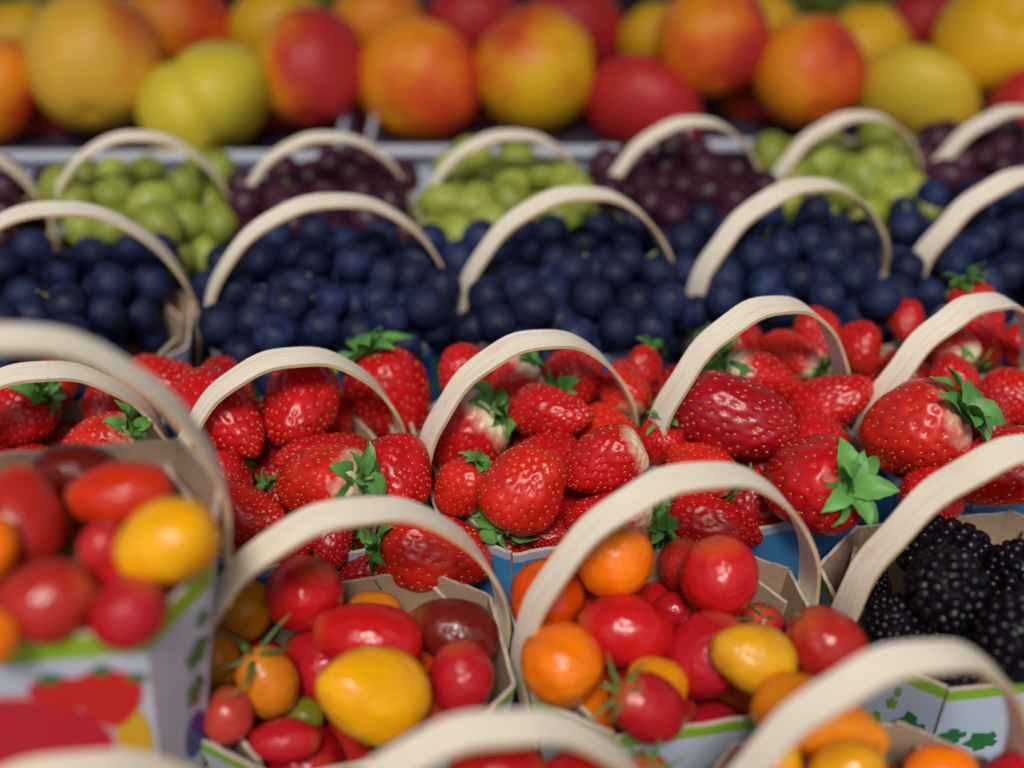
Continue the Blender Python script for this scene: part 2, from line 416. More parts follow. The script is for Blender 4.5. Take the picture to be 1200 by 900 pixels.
def panel_mesh(tl, tr, bl, br, nrm, m_out, seed, notch=.0005, thick=.0016):
    """board with printed outside, kraft inside and a slightly ragged top edge"""
    r = random.Random(seed); n = 12; vs, fs, mi, uvs = [], [], [], []
    for i in range(n + 1):
        t = i / n; top = tl.lerp(tr, t) + Vector((0, 0, r.uniform(-notch, notch))); bot = bl.lerp(br, t)
        for p, off, v in ((bot, 0, 0), (top, 0, 1), (top, -thick, 1), (bot, -thick, 0)):
            vs.append(p + nrm * off); uvs.append((t, v))
    for i in range(n):
        b = i * 4
        for s, m_ in ((0, 0), (1, 2), (2, 1), (3, 1)):
            a0 = b + s; a1 = b + (s + 1) % 4; fs.append((a0, a0 + 4, a1 + 4, a1)); mi.append(m_)
    fs += [(0, 1, 2, 3), (n * 4 + 3, n * 4 + 2, n * 4 + 1, n * 4)]; mi += [2, 2]
    return mesh('wall_panel_mesh', vs, fs, [m_out, M_KRAFT, M_EDGE], mi, False, uvs)

def make_punnet(X, Y, yaw, W, D, hh, m_out, label, group, lean=0.0, skew=0.0, z=0.0, H=None, cham=(.026, .022), hw=.0134, handle=True, tp=.84):
    H = H or RIM - .002; P = Punnet(); root = obj('punnet', None, loc=(X, Y, z)); root.rotation_euler = (0, 0, rad(yaw))
    tag(root, label, 'basket', group); P.root = root; P.rim = z + H
    a, d = W / 2 - .002, D / 2 - .0015; top = octagon(a, d, *cham); bot = [p * tp for p in top]; P.top = top; P.panels = []
    r = random.Random(int(X * 1000) + 17)
    P.M = Matrix.Translation((X, Y, z)) @ Matrix.Rotation(rad(yaw), 4, 'Z')
    for i in range(8):
        p, q = top[i], top[(i + 1) % 8]; pb, qb = bot[i], bot[(i + 1) % 8]
        e = .0006; dirv = (q - p).normalized()
        hz = H + (.0 if i in (0, 4) else .0015)
        tl = Vector((*(p + dirv * e), hz)); tr = Vector((*(q - dirv * e), hz)); bl = Vector((*(pb + dirv * e), .0022)); br = Vector((*(qb - dirv * e), .0022))
        nrm = (tr - tl).cross(tl - bl).normalized()
        if nrm.dot(Vector((*(p + q), 0))) < 0: nrm = -nrm
        o = obj('wall_panel', panel_mesh(tl, tr, bl, br, nrm, m_out, r.random()), root)
        P.panels.append((o, tl, tr, bl, br, nrm))
    vs = [(*(p * .985), .0004) for p in bot] + [(*(p * .985), .002) for p in bot]
    fs = [tuple(range(8))[::-1], tuple(range(8, 16))] + [(i, (i + 1) % 8, 8 + (i + 1) % 8, 8 + i) for i in range(8)]
    obj('base_panel', mesh('base_panel_mesh', vs, fs, M_KRAFT, smooth=False), root)
    # folded corner flaps of raw board inside each end, by the handle feet
    for s in (-1, 1):
        for e in (-1, 1):
            x = s * (a - .0062); y0, y1 = e * .009, e * (d - .010); zt = H - .0025; zb = H - .032
            xx = s * (a - .021)
            tl, tr = Vector((x, y0, zt)), Vector((xx, y1, zt + .001)); bl, br = Vector((x * .94, y0, zb)), Vector((xx * .94, y1 * .96, zb))
            nrm = (tr - tl).cross(tl - bl).normalized()
            if nrm.x * s < 0: nrm = -nrm
            obj('corner_flap', panel_mesh(tl, tr, bl, br, nrm, M_KRAFT, r.random(), .0007), root)
    if handle:
        P.handle = make_handle(a - .0008, hh, hw, lean, skew, root, H); P.handle.rotation_euler = (0, 0, rad(r.uniform(7, 12)))
    return P
def decal(P, i, name, pts, m, depth=.0004, label=None):
    """flat print laid on panel i: pts in (u, v) with u along the rim 0..1, v 0 bottom..1 rim"""
    o, tl, tr, bl, br, nrm = P.panels[i]
    pos = [bl.lerp(br, u).lerp(tl.lerp(tr, u), v) + nrm * depth for u, v in pts]
    d_ = obj(name, mesh(name + '_mesh', pos, [tuple(range(len(pos)))], m, smooth=False), o)
    return d_
def ell(u, v, ru, rv, n=28, rot=0.0, pinch=0.0):
    out = []
    for i in range(n):
        t = 2 * math.pi * i / n; x = math.cos(t) * ru * (1 - pinch * math.sin(t)); y = math.sin(t) * rv
        out.append((u + x * math.cos(rot) - y * math.sin(rot), v + x * math.sin(rot) + y * math.cos(rot)))
    return out
def leafpts(u, v, s, rot, asp=1.0):
    out = []
    for i in range(22):
        t = 2 * math.pi * i / 22; r_ = s * (.62 + .38 * abs(math.cos(t * 2.5)) ) * (1 if i % 2 else .86)
        x, y = math.cos(t) * r_, math.sin(t) * r_ * .8; out.append((u + (x * math.cos(rot) - y * math.sin(rot)), v + asp * (x * math.sin(rot) + y * math.cos(rot))))
    return out

gT, gS, gB, gE = 'tomato baskets with arched wooden handles', 'strawberry baskets with arched wooden handles', 'blue grape baskets with arched wooden handles', 'green and purple grape baskets with arched wooden handles'
A0 = make_punnet(-.127, .200, 6, .116, .094, .079, M_PR_TOM, 'nearly hidden basket whose handle crosses the bottom left corner before the printed box', gT, .0, hw=.0118)
A1 = make_punnet(-.0095, .215, 6, .116, .084, .079, M_PR_TOM, 'cut off basket at the bottom centre with a wide blurred handle over two red tomatoes', gT, .0, hw=.0118)
A2 = make_punnet(.1150, .237, 9, .116, .082, .083, M_PR_TOM, 'cut off basket at the bottom right with blurred handle over orange and yellow tomatoes', gT, .0, hw=.0118)
B1 = make_punnet(-.0605, .307, 12, .121, .094, .0765, M_PR_TOM, 'white card basket of mixed tomatoes with the big yellow one, left of centre', gT)
B2 = make_punnet(.0610, .3235, 10, .122, .094, .079, M_PR_TOM, 'white card basket of orange and red tomatoes at the centre front', gT, skew=-.01)
B3 = make_punnet(.1890, .344, 8, .124, .094, .076, M_PR_TOM, 'white card basket of blackberries with printed green leaves, at the right', 'blackberry basket', skew=.02)
L1 = make_punnet(-.150, .283, 7, .114, .094, .076, M_PR_TOM, 'raised white basket of tomatoes printed with a red oval and strawberries, left edge', gT, z=.051, H=.108, skew=.0, cham=(.017, .026), tp=.66)
Cc = [(-.207, .414, 14), (-.0995, .4215, 15), (.0080, .4300, 14), (.1105, .4460, 15), (.2110, .4640, 15)]
Clab = ['strawberry basket at the left edge, behind the raised tomato basket', 'strawberry basket behind the basket holding the big yellow tomato', 'strawberry basket at the middle of the picture, behind the orange and red tomatoes',
        'strawberry basket right of the middle, the one holding the longest dark berry', 'strawberry basket at the right, behind the blackberries']
CP = [make_punnet(x, y, ya, .103, .124, h_, M_PR_STR, l, gS, lean=rnd.uniform(-.03, .05), skew=rnd.uniform(-.04, .04)) for (x, y, ya), l, h_ in zip(Cc, Clab, (.060, .061, .065, .074, .064))]
CP.append(make_punnet(.3150, .484, 15, .104, .124, .075, M_PR_STR, 'strawberry basket whose blue corner just shows at the right edge', gS))
Dc = [(-.2350, .5350, 9), (-.0985, .5510, 10), (.0300, .5610, 9), (.1540, .5740, 11), (.2790, .5990, 11)]
Dlab = ['blue grape basket at the left edge with a wide strip of bare board showing', 'blue grape basket second from the left, behind the two leftmost strawberry handles', 'blue grape basket in the middle of its row, green grapes behind it',
        'blue grape basket right of the middle, behind the strawberry basket with the longest dark berry', 'blue grape basket at the right edge']
DP = [make_punnet(x, y, ya, .130 if x < -.05 else .122, .098, h_, M_PR_GRP, l, gB, lean=rnd.uniform(-.05, .05), hw=.014) for (x, y, ya), l, h_ in zip(Dc, Dlab, (.075, .071, .069, .066, .062))]
Ec = [(-.330, .634), (-.2200, .640), (-.1120, .650), (-.0040, .655), (.1040, .665), (.2070, .680), (.3080, .695)]
Elab = ['purple grape basket cut by the left edge', 'green grape basket nearest the left edge', 'purple grape basket between the two leftmost green grape baskets', 'green grape basket in the middle of the row',
        'purple grape basket right of the middle green grapes', 'green grape basket nearest the right edge', 'purple grape basket at the right edge, below the yellow nectarines']
EP = [make_punnet(x, y, 6, .107, .092, h_, M_PR_GRP, l, gE, hw=.012) for (x, y), l, h_ in zip(Ec, Elab, (.064, .065, .060, .059, .063, .060, .057))]

# prints on the raised white box
decal(L1, 0, 'printed_oval_border', ell(.34, .47, .46, .30), M_P_PINK, .0003)
decal(L1, 0, 'printed_oval', ell(.34, .47, .42, .27), M_P_CRIM, .0006)
decal(L1, 0, 'printed_swoosh', ell(.50, .33, .20, .018, rot=.1), M_P_WHITE, .0009)
decal(L1, 0, 'printed_strawberry', ell(.80, .70, .15, .15, pinch=-.3), M_P_RED, .0009)
decal(L1, 0, 'printed_strawberry', ell(.60, .74, .13, .09, pinch=-.3), M_P_RED, .0007)
decal(L1, 0, 'printed_pepper', ell(.88, .46, .09, .19), M_P_YEL, .0005)
for u, v, s, r_ in ((.58, .83, .07, .2), (.80, .85, .06, 1.2), (.94, .80, .06, 0), (.22, .83, .12, .1)): decal(L1, 0, 'printed_leaf', leafpts(u, v, s, r_, .6), M_P_GREEN, .0012)
for u, v, s, r_ in ((.76, .66, .26, .3), (.72, .48, .26, 1.3), (.84, .80, .15, 2.0)): decal(L1, 1, 'printed_leaf', leafpts(u, v, s, r_, .34), M_P_GREEN, .0005)
decal(L1, 1, 'printed_berry', ell(.72, .25, .24, .12), M_P_BLUE, .0006)
# prints on the blackberry box
for i, u, v, s, r_, m_ in ((7, .70, .48, .26, .4, M_P_GREEN), (7, .45, .68, .08, .4, M_P_LIME), (7, .50, .80, .06, 1.2, M_P_LIME), (7, .30, .50, .07, 2.2, M_P_LIME), (0, .10, .52, .13, .2, M_P_GREEN), (0, .34, .44, .14, -.4, M_P_GREEN), (0, .62, .2, .12, .8, M_P_GREEN)):
    decal(B3, i, 'printed_leaf', leafpts(u, v, s, r_), m_)
for P in (B1, B2, A1, A2):
    for i, u, v, s, r_ in ((6, .4, .5, .28, .4), (7, .6, .42, .22, .4), (2, .5, .55, .3, 1.0), (3, .4, .6, .2, 1.0), (5, .5, .6, .2, .0), (0, .2, .4, .1, .2)): decal(P, i, 'printed_leaf', leafpts(u, v, s, r_), M_P_GREEN)
for q, P in enumerate(DP):
    r = random.Random(q)
    for i in (7, 0, 1):
        for u in ((.3, .7) if i != 0 else (.1, .35, .65, .88)):
            decal(P, i, 'printed_leaf', leafpts(u + r.uniform(-.05, .05), r.uniform(.70, .84), r.uniform(.06, .09) * (1 if i == 0 else 1.8), r.random() * 3), M_P_GREEN if r.random() < .6 else M_P_LIME)

# added, unseen canvas awning overhead, blocks sky and sun for deeper contrast
def sunshade():
    root = obj('added_sunshade', None, loc=(0, 1.2, 1.35)); tag(root, 'added out-of-view grey canvas awning stretched above the fruit stall', 'sunshade')
    vs, fs = [], []; nx, ny = 24, 12
    for l in (0, .002):
        for j in range(ny + 1):
            for i in range(nx + 1):
                vs.append((-1.8 + 3.6 * i / nx, -1.19 + 2.67 * j / ny, l + .05 * j / ny * 3 - .012 * abs(math.sin(i * math.pi / 6))))
    q = (nx + 1) * (ny + 1)
    for j in range(ny):
        for i in range(nx):
            a = j * (nx + 1) + i; fs += [(a, a + 1, a + nx + 2, a + nx + 1), (a + q, a + q + nx + 1, a + q + nx + 2, a + q + 1)]
    m = mat('added_sunshade_canvas', (.16, .15, .14), .9)
    obj('canvas', mesh('canvas_mesh', vs, fs, m), root)
    for x in (-1.75, 1.75):
        for y in (-1.15, 1.4): obj('pole', mesh('pole_mesh', *tube([(x, y, -1.38), (x, y, .0)], .02, 10, 1.0), M_WHITE), root)
sunshade()

# carton under the raised basket
def carton():
    root = obj('carton', None, loc=(-.150, .283, 0)); root.rotation_euler = (0, 0, rad(7))
    tag(root, 'plain brown carton that lifts the left edge tomato basket above its neighbours', 'box')
    a, d, H, t = .046, .037, .0505, .002
    for x0, x1, y0, y1 in ((-a, a, -d, -d + t), (-a, a, d - t, d), (-a, -a + t, -d + t, d - t), (a - t, a, -d + t, d - t)):
        obj('side_panel', slab('side_panel_mesh', x0, x1, y0, y1, .0005, H - t, M_KRAFT), root)
    for y0, y1 in ((-d, -.0004), (.0004, d)): obj('lid_flap', slab('lid_flap_mesh', -a, a, y0, y1, H - t, H, M_KRAFT), root)
carton()

# ------------------------------------------------------------------ fruit placement
ITEMS = []
def frame(z, roll=0.0):
    z = z.normalized(); x = RIGHT - z * RIGHT.dot(z)
    if x.length < .2: x = UP - z * UP.dot(z)
    x.normalize(); y = z.cross(x)
    return Matrix((x, y, z)).transposed() @ Matrix.Rotation(rad(roll), 3, 'Z')
def put(kind, x, y, L, b, phi=90, tau=0, hz=.012, roll=0, lift=0, **kw):
    p, s = at(x, y, hz + lift)
    ITEMS.append(dict(kind=kind, p=p, p0=p.copy(), r=Vector((b / s, b / s, L / s)) * (1.06 if kind == 'strawberry' else 1.0), R=frame(axis_dir(phi, tau), roll), fix=.06, **kw))
def add_fill(kind, P, n, r_, zlo, zhi, seed, **kw):
    rr = random.Random(seed); made = 0
    for _ in range(900):
        if made >= n: break
        x, y = rr.uniform(-1, 1) * (P.top[2].x - r_ * 1.1), rr.uniform(-1, 1) * (P.top[4].y - r_ * 1.1)
        p = P.M @ Vector((x, y, P.rim - P.M.translation.z + rr.uniform(zlo, zhi)))
        if any((p - q['p']).length < r_ * 1.35 for q in ITEMS): continue
        d = Vector((rr.gauss(0, 1), rr.gauss(0, 1), rr.gauss(0, .6))).normalized()
        c = rr.choice(kw['cols']); ll = r_ * rr.uniform(1.0, 1.2)
        ITEMS.append(dict(kind=kind, p=p, p0=p.copy(), r=Vector((r_, r_, ll)), R=frame(d, rr.uniform(0, 360)), fix=.02, col=c, label=kw['label'], group=kw['label_group'], fill=True, P=P)); made += 1

RED, CRIM, ORA, YEL, MAR, DUS, DOR, OCH, PNK, GRN = (.56, .008, .009), (.47, .008, .016), (.95, .20, .001), (.92, .42, .002), (.15, .010, .005), (.46, .020, .012), (.75, .075, .002), (.68, .30, .003), (.58, .025, .025), (.18, .18, .01)
T_ = lambda *a, **k: put('tomato', *a, **k)
LH = .089   # extra height of the raised basket
# raised basket at the left edge
T_(20, 612, 66, 50, 100, -10, .006, lift=LH, col=DUS, label='large dusky red tomato standing upright at the left of the raised basket', v=2)
T_(-8, 640, 40, 30, 90, 0, .012, lift=LH, col=ORA, label='orange tomato cut by the picture edge, in front of the large dusky one')
T_(88, 556, 52, 36, 0, -10, -.004, lift=LH, col=MAR, label='dark maroon tomato at the back of the raised basket')
T_(142, 585, 63, 41, 185, 10, .002, lift=LH, col=(.60, .03, .006), label='long bright red tomato lying across the back of the raised basket', v=2)
T_(122, 640, 34, 30, 80, -20, -.002, lift=LH, col=PNK, label='small pinkish red tomato tucked behind the yellow one in the raised basket')
T_(190, 646, 62, 50, 200, 15, .012, lift=LH, col=YEL, label='blurred yellow tomato at the right rim of the raised basket', v=2)
T_(52, 708, 58, 50, 20, 0, .006, lift=LH, col=DUS, label='wide dusky red tomato at the front of the raised basket', v=1)
T_(157, 706, 47, 42, 60, 10, .004, lift=LH, col=CRIM, label='round crimson tomato below the yellow one in the raised basket')
T_(-6, 745, 34, 30, 60, 0, .008, lift=LH, col=ORA, label='orange tomato at the front left corner of the raised basket, cut by the edge')
T_(88, 655, 26, 24, 60, 0, -.02, lift=LH, col=GRN, label='green tomato deep between the reds of the raised basket')
# basket left of centre
T_(286, 717, 38, 32, 60, 0, .006, col=OCH, label='ochre yellow tomato at the back left of the basket left of centre')
T_(358, 702, 46, 45, 70, 20, .014, col=RED, label='round glossy red tomato at the back of the basket with the big yellow tomato', v=0)
T_(437, 716, 34, 24, 0, 0, -.004, col=(.66, .20, .01), label='orange tomato mostly hidden behind the big red one, left of centre')
T_(516, 744, 54, 40, 160, 5, .006, col=MAR, label='brownish maroon tomato under the handle at the right of its basket', v=2)
T_(440, 752, 66, 42, 170, 5, .008, col=RED, label='big red tomato directly behind the big yellow one', v=2)
T_(384, 772, 50, 46, 150, -10, -.004, col=CRIM, label='darker red tomato half under the big red one, beside the stalky orange tomato')
T_(436, 812, 74, 54, 150, 42, .022, col=YEL, al=.1, label='largest yellow tomato, egg shaped, on top at the basket front', v=3, scar=True)
T_(541, 795, 45, 38, 100, 5, .008, col=CRIM, label='crimson tomato to the right of the largest yellow one')
T_(254, 775, 36, 28, 90, 0, .006, col=(.74, .27, .008), label='amber tomato beside the white corner of the raised basket')
T_(313, 800, 48, 36, 110, 30, .006, col=(.68, .20, .008), label='orange tomato with curling dark stalk strands on top', calyx=1, v=1, cs=1.7)
T_(268, 838, 34, 30, 90, 0, .006, col=(.52, .05, .03), label='salmon red tomato at the front left of the basket left of centre')
T_(334, 868, 42, 26, 0, 0, .0, col=CRIM, label='crimson tomato low at the front rim, below the stalky orange one')
T_(356, 838, 24, 22, 0, 0, -.012, col=GRN, label='small green tomato in the gap left of the largest yellow one')
# centre front basket
T_(641, 700, 46, 44, 90, 0, .008, col=DOR, label='reddish orange tomato at the back left of the centre basket')
T_(662, 664, 28, 20, 0, 0, -.004, col=ORA, label='sliver of orange tomato behind the tall orange one')
T_(721, 660, 50, 46, 95, 55, .026, col=ORA, label='tall orange tomato on top at the back of the centre basket, small scar showing', v=0, scar=True)
T_(800, 662, 32, 28, 90, 0, .004, col=DUS, label='dull red tomato behind the cracked one')
T_(843, 682, 49, 46, 100, 20, .022, col=RED, label='bright red tomato with healed cracks across its skin', crack=True)
T_(658, 777, 52, 48, 320, 60, .014, col=ORA, label='orange tomato at the left front of the centre basket with a small scar', v=0, scar=True)
T_(740, 744, 58, 44, 175, 5, .012, col=RED, label='plump red tomato lying in the middle of the centre basket', v=1)
T_(790, 716, 26, 22, 0, 0, -.002, col=CRIM, label='small red tomato in the gap under the cracked one')
T_(822, 766, 54, 48, 60, 0, .010, col=CRIM, label='deep red tomato left of the yellow one in the centre basket', v=1)
T_(775, 792, 38, 31, 160, 0, .008, col=(.78, .28, .006), label='small amber tomato behind the green stalk of a red one')
T_(762, 824, 54, 40, 145, 35, .014, col=CRIM, label='red tomato with a green star of sepals at the front of the centre basket', calyx=0, v=1, cs=1.4)
T_(888, 782, 53, 40, 160, 10, .020, col=(.78, .38, .008), label='yellow tomato at the front right of the centre basket', v=2)
T_(970, 762, 56, 46, 130, 10, .012, col=DUS, label='red tomato under the right foot of the centre handle', v=1, calyx=2, cs=.6)
T_(893, 735, 32, 28, 110, 50, .002, col=CRIM, label='small red tomato with an upright green stalk behind the yellow one', calyx=1, cs=1.0)
# bottom right basket
T_(952, 842, 82, 45, -20, 10, .018, col=(.82, .25, .006), label='long orange plum tomato across the back of the bottom right basket', v=3)
T_(905, 898, 44, 34, 90, 0, .018, col=YEL, label='yellow tomato at the bottom edge, left in the bottom right basket')
T_(985, 892, 46, 36, 20, 10, .018, col=(.78, .33, .006), label='amber tomato with a small green stalk at the bottom edge', calyx=0, cs=1.0)
T_(1102, 905, 44, 32, 0, 0, .014, col=ORA, label='orange tomato at the bottom edge, right in the bottom right basket')
T_(1190, 915, 40, 34, 0, 0, .010, col=CRIM, label='red tomato in the bottom right corner of the picture')
# bottom centre basket
T_(585, 905, 60, 40, 0, 0, .012, col=RED, label='red tomato at the bottom edge under the blurred handle, left of a pair')
T_(688, 912, 56, 42, 0, 0, .012, col=RED, label='red tomato at the bottom edge under the blurred handle, right of a pair')
T_(757, 915, 36, 32, 80, 40, .0, col=CRIM, label='tomato with a long dark green stalk between the two bottom handles', calyx=1, cs=1.4)

# strawberries
SR, SD, SO = (.56, .009, .011), (.38, .005, .011), (.64, .020, .011)
S_ = lambda *a, **k: put('strawberry', *a, **k)
S_(20, 490, 44, 38, 40, 20, .014, col=SR, cal=1, label='strawberry at the left edge with large open sepals, behind the raised basket')
S_(112, 528, 52, 36, 30, 15, .016, col=SO, cal=1, nk=.3, label='bright strawberry just behind the maroon tomato')
S_(134, 474, 38, 30, 90, -30, .012, col=SR, label='strawberry between the left handles, behind the bright one')
S_(60, 452, 34, 28, 70, -30, .010, col=SR, cal=1, label='strawberry under the small handle at the left edge')
S_(197, 456, 48, 35, 180, -20, .016, col=SR, label='strawberry at the back left of the basket with the crossing handles')
S_(252, 462, 42, 32, 120, -30, .014, col=SD, label='dark strawberry behind the long slanting one')
S_(264, 502, 64, 44, 142, -20, .022, col=SR, label='long strawberry slanting down to the right with no sepals showing', v=1)
S_(347, 478, 58, 46, 80, -40, .022, col=SR, label='broad smooth strawberry under the left centre handle', v=0)
S_(377, 533, 54, 28, 0, -30, .014, col=SR, label='flat strawberry in shade below the broad smooth one')
S_(262, 562, 38, 36, 130, -30, .012, col=SR, label='strawberry right beside the raised basket handle foot')
S_(290, 603, 50, 36, 170, -20, .012, col=SO, label='strawberry above the left end of the yellow tomato handle')
S_(312, 638, 56, 34, 195, 10, -.004, col=SR, cal=1, label='strawberry low at the left front with sepals at its left end')
S_(338, 585, 30, 27, 140, 30, -.002, col=SD, cal=1, label='small dark strawberry with sepals upright in the gap')
S_(374, 578, 58, 44, 8, 30, .020, col=SO, cal=1, nk=.45, cs=1.1, label='strawberry with pale neck and a wide star of sepals facing the camera')
S_(464, 556, 47, 43, 120, -30, .016, col=SR, label='rounded strawberry right of the wide star of sepals', v=0)
S_(456, 463, 54, 47, 115, 10, .004, col=SR, cal=1, label='strawberry with tall bright sepals against the blue grapes')
S_(390, 628, 34, 28, 90, -30, .002, col=SD, label='shaded strawberry directly under the wide star of sepals')
S_(500, 652, 66, 45, 172, 8, -.004, col=SO, cal=1, label='large seedy strawberry seen through the handle, sepals at its left', v=0)
S_(436, 668, 40, 28, 20, 0, -.012, col=SD, label='dark strawberry at the front rim left of the large seedy one')
S_(544, 508, 52, 45, 38, 18, .004, col=SR, cal=1, nk=.62, label='strawberry with a broad white neck under the middle handle', v=2)
S_(546, 574, 36, 33, 55, 15, .008, col=SO, cal=1, cs=.8, label='small strawberry at the left rim of the middle basket')
S_(614, 573, 54, 47, 238, -20, .022, col=SO, cal=1, cs=.8, label='shiny plump strawberry in the middle with sepals tucked below it', v=0)
S_(645, 490, 50, 33, 175, -30, .022, col=SR, label='strawberry high in the middle basket, behind the shiny plump one')
S_(636, 529, 47, 28, 10, -30, .016, col=SR, label='half hidden strawberry just above the shiny plump one')
S_(722, 512, 43, 33, 160, -30, .008, col=SO, label='rough strawberry at the right foot of the middle handle')
S_(708, 552, 50, 38, 25, 5, .020, col=SR, nk=.58, label='white necked strawberry leaning right above the orange tomato handle')
S_(708, 600, 56, 34, 0, 25, .010, col=SR, cal=1, nk=.5, cs=1.3, label='strawberry with large drooping sepals behind the tall orange tomato')
S_(661, 629, 38, 22, 0, -20, -.006, col=SD, label='strawberry low at the front rim of the middle basket')
S_(543, 450, 40, 28, 90, -30, .014, col=SR, label='strawberry behind the left rise of the middle handle')
S_(598, 448, 34, 28, 55, 15, .018, col=SO, cal=1, nk=.62, label='pale topped strawberry below the middle handle with upright leaves')
S_(684, 441, 36, 34, 225, 45, .018, col=SR, cal=1, cs=.8, label='strawberry at the back of the middle basket with sepals facing front')
S_(722, 452, 34, 28, 275, 30, .016, col=SO, cal=1, cs=.7, nk=.3, label='orange tinged strawberry beside the right leg of the middle handle')
S_(752, 432, 26, 22, 60, -20, .012, col=SR, cal=1, label='small strawberry outside the right leg of the middle handle')
S_(768, 520, 28, 26, 85, 30, .010, col=SR, cal=1, label='strawberry crown of leaves between the two middle baskets')
S_(838, 614, 54, 34, 165, -10, .0, col=SR, label='strawberry at the front right corner of the middle basket')
S_(856, 499, 71, 46, 163, -15, .024, col=SD, label='longest dark red strawberry, lying level right of the middle', v=0)
S_(973, 478, 48, 32, 200, -20, .018, col=SR, label='strawberry right of the longest dark one')
S_(895, 447, 48, 32, 168, 15, .022, col=SR, cal=1, nk=.6, label='strawberry with white shoulder above the longest dark one')
S_(876, 404, 34, 28, 195, 35, .018, col=SR, cal=1, cs=1.3, label='strawberry hidden under a tuft of bright leaves below a handle')
S_(826, 538, 42, 30, -20, 12, .014, col=SO, cal=1, nk=.4, label='strawberry below the longest dark one, sepals pointing right')
S_(950, 566, 68, 56, 0, 66, .024, col=SR, cal=1, cs=.85, label='biggest strawberry with large fresh sepals, left of the blackberries', v=2)
S_(962, 520, 46, 32, 90, -30, .012, col=SR, label='strawberry directly behind the biggest one')
S_(917, 412, 36, 26, -35, 20, .018, col=SO, cal=1, nk=.6, cs=.8, label='strawberry under the right handle with dark sepals at its lower right')
S_(965, 396, 32, 26, 90, -30, .016, col=SR, label='strawberry behind the inner right leg of a handle')
S_(1002, 407, 30, 26, 90, -30, .014, col=SR, label='strawberry between the two right hand handles')
S_(1070, 504, 60, 52, 28, 35, .024, col=SO, cal=1, nk=.35, label='large strawberry with yellow neck and starry sepals under the right handle', v=0)
S_(1112, 402, 34, 28, -70, 30, .020, col=SO, cal=1, nk=.8, cs=1.1, label='white necked strawberry under the top right handle')
S_(1152, 383, 50, 30, 110, 10, .018, col=SR, cal=1, label='strawberry with raised leaves at the back right')
S_(1062, 376, 26, 20, 90, -30, .012, col=SR, label='small strawberry peeping out left of the top right handle')
S_(1196, 405, 30, 26, 90, -30, .012, col=SR, label='strawberry at the right edge beside the blue rim')
S_(1066, 446, 32, 26, 90, -30, .014, col=SD, label='shaded strawberry behind the large starry one')
S_(1130, 456, 34, 28, 120, -30, .018, col=SR, label='strawberry right of the starry sepals')
S_(1177, 466, 40, 30, 160, -30, .018, col=SR, label='strawberry near the right edge above the lower leafy one')
S_(1148, 494, 44, 34, 90, -30, .014, col=SD, label='strawberry between the starry one and the lower leafy one')
S_(1166, 552, 60, 44, 18, 30, .018, col=SR, cal=1, label='strawberry leaning over the blue rim at the right edge, sepals to the right')
S_(1098, 584, 36, 36, 90, -30, .008, col=SR, label='strawberry seen under the blackberry handle')
# nectarines
NY, NO = (.82, .45, .01), (.85, .27, .008)
def Nn(x, y, L, b, *a, **k): put('nectarine', x, y + (10 if y < 60 else 0), L * 1.12, b * 1.12, *a, **k)
NH = .022
Nn(8, 104, 60, 42, 60, 10, NH, col=NO, bl=.35, label='orange nectarine cut by the left edge')
Nn(105, 80, 76, 69, 95, -25, NH+.012, col=(.74, .40, .03), bl=.30, label='tall yellow nectarine second from the left')
Nn(256, 113, 58, 72, 120, 15, NH, roll=0, col=(.66, .50, .03), bl=.02, v=1, label='pale yellow nectarine with a clear crease in the front row')
Nn(366, 86, 68, 56, 90, -20, NH+.006, col=NY, bl=.62, label='yellow nectarine with a broad red stripe')
Nn(490, 90, 62, 66, 60, -30, NH, col=NO, bl=.40, label='orange nectarine turning red on its right side')
Nn(628, 90, 66, 64, 8, 0, NH, roll=22, col=NY, bl=.42, v=1, label='yellow and red nectarine with a dark crease near its base')
Nn(757, 100, 52, 64, 60, -10, NH-.006, col=NO, bl=.95, label='dark red nectarine low in the front row')
Nn(836, 74, 64, 58, 90, -30, NH+.008, col=NO, bl=.50, label='orange nectarine with a narrow red stripe')
Nn(947, 80, 61, 57, 100, -30, NH+.004, col=NO, bl=.50, label='orange red nectarine right of the striped one')
Nn(1060, 102, 46, 66, 60, -20, NH-.006, col=(.70, .46, .03), bl=.22, label='low yellow nectarine with a red right flank')
Nn(1150, 66, 60, 62, 80, 70, NH+.012, col=NY, bl=.08, v=2, label='yellow nectarine with its stem dimple facing out')
Nn(207, 40, 52, 62, 100, -30, .022, col=NO, bl=.40, label='orange nectarine with a red patch, second row left')
Nn(322, 42, 46, 52, 100, -30, .022, col=NY, bl=.15, label='yellow nectarine behind the broad red stripe')
Nn(30, 42, 40, 46, 100, -30, .022, col=NY, bl=.10, label='small yellow nectarine in the second row at the left')
Nn(440, 48, 44, 52, 100, -30, .022, col=NO, bl=.35, label='orange nectarine in the second row left of a red one')
Nn(556, 44, 46, 52, 100, -30, .022, col=NO, bl=.95, label='deep red nectarine in the second row between two front ones')
Nn(682, 32, 50, 58, 100, -30, .022, col=NO, bl=.88, label='bright red nectarine at the top centre')
Nn(755, 36, 36, 40, 100, -30, .022, col=NY, bl=.35, label='yellow blushed nectarine right of the bright red top one')
Nn(890, 46, 40, 42, 100, -30, .022, col=NY, bl=.12, label='yellow nectarine peeping between two orange ones')
Nn(1012, 58, 48, 50, 100, -30, .022, col=NY, bl=.30, label='yellow nectarine with orange top behind the low yellow one')
Nn(1080, 30, 42, 54, 100, -30, .022, col=NO, bl=.98, label='dark red nectarine in the second row at the right')
Nn(1206, 120, 40, 40, 100, -30, .022, col=NO, bl=.9, label='red nectarine cut by the right edge')
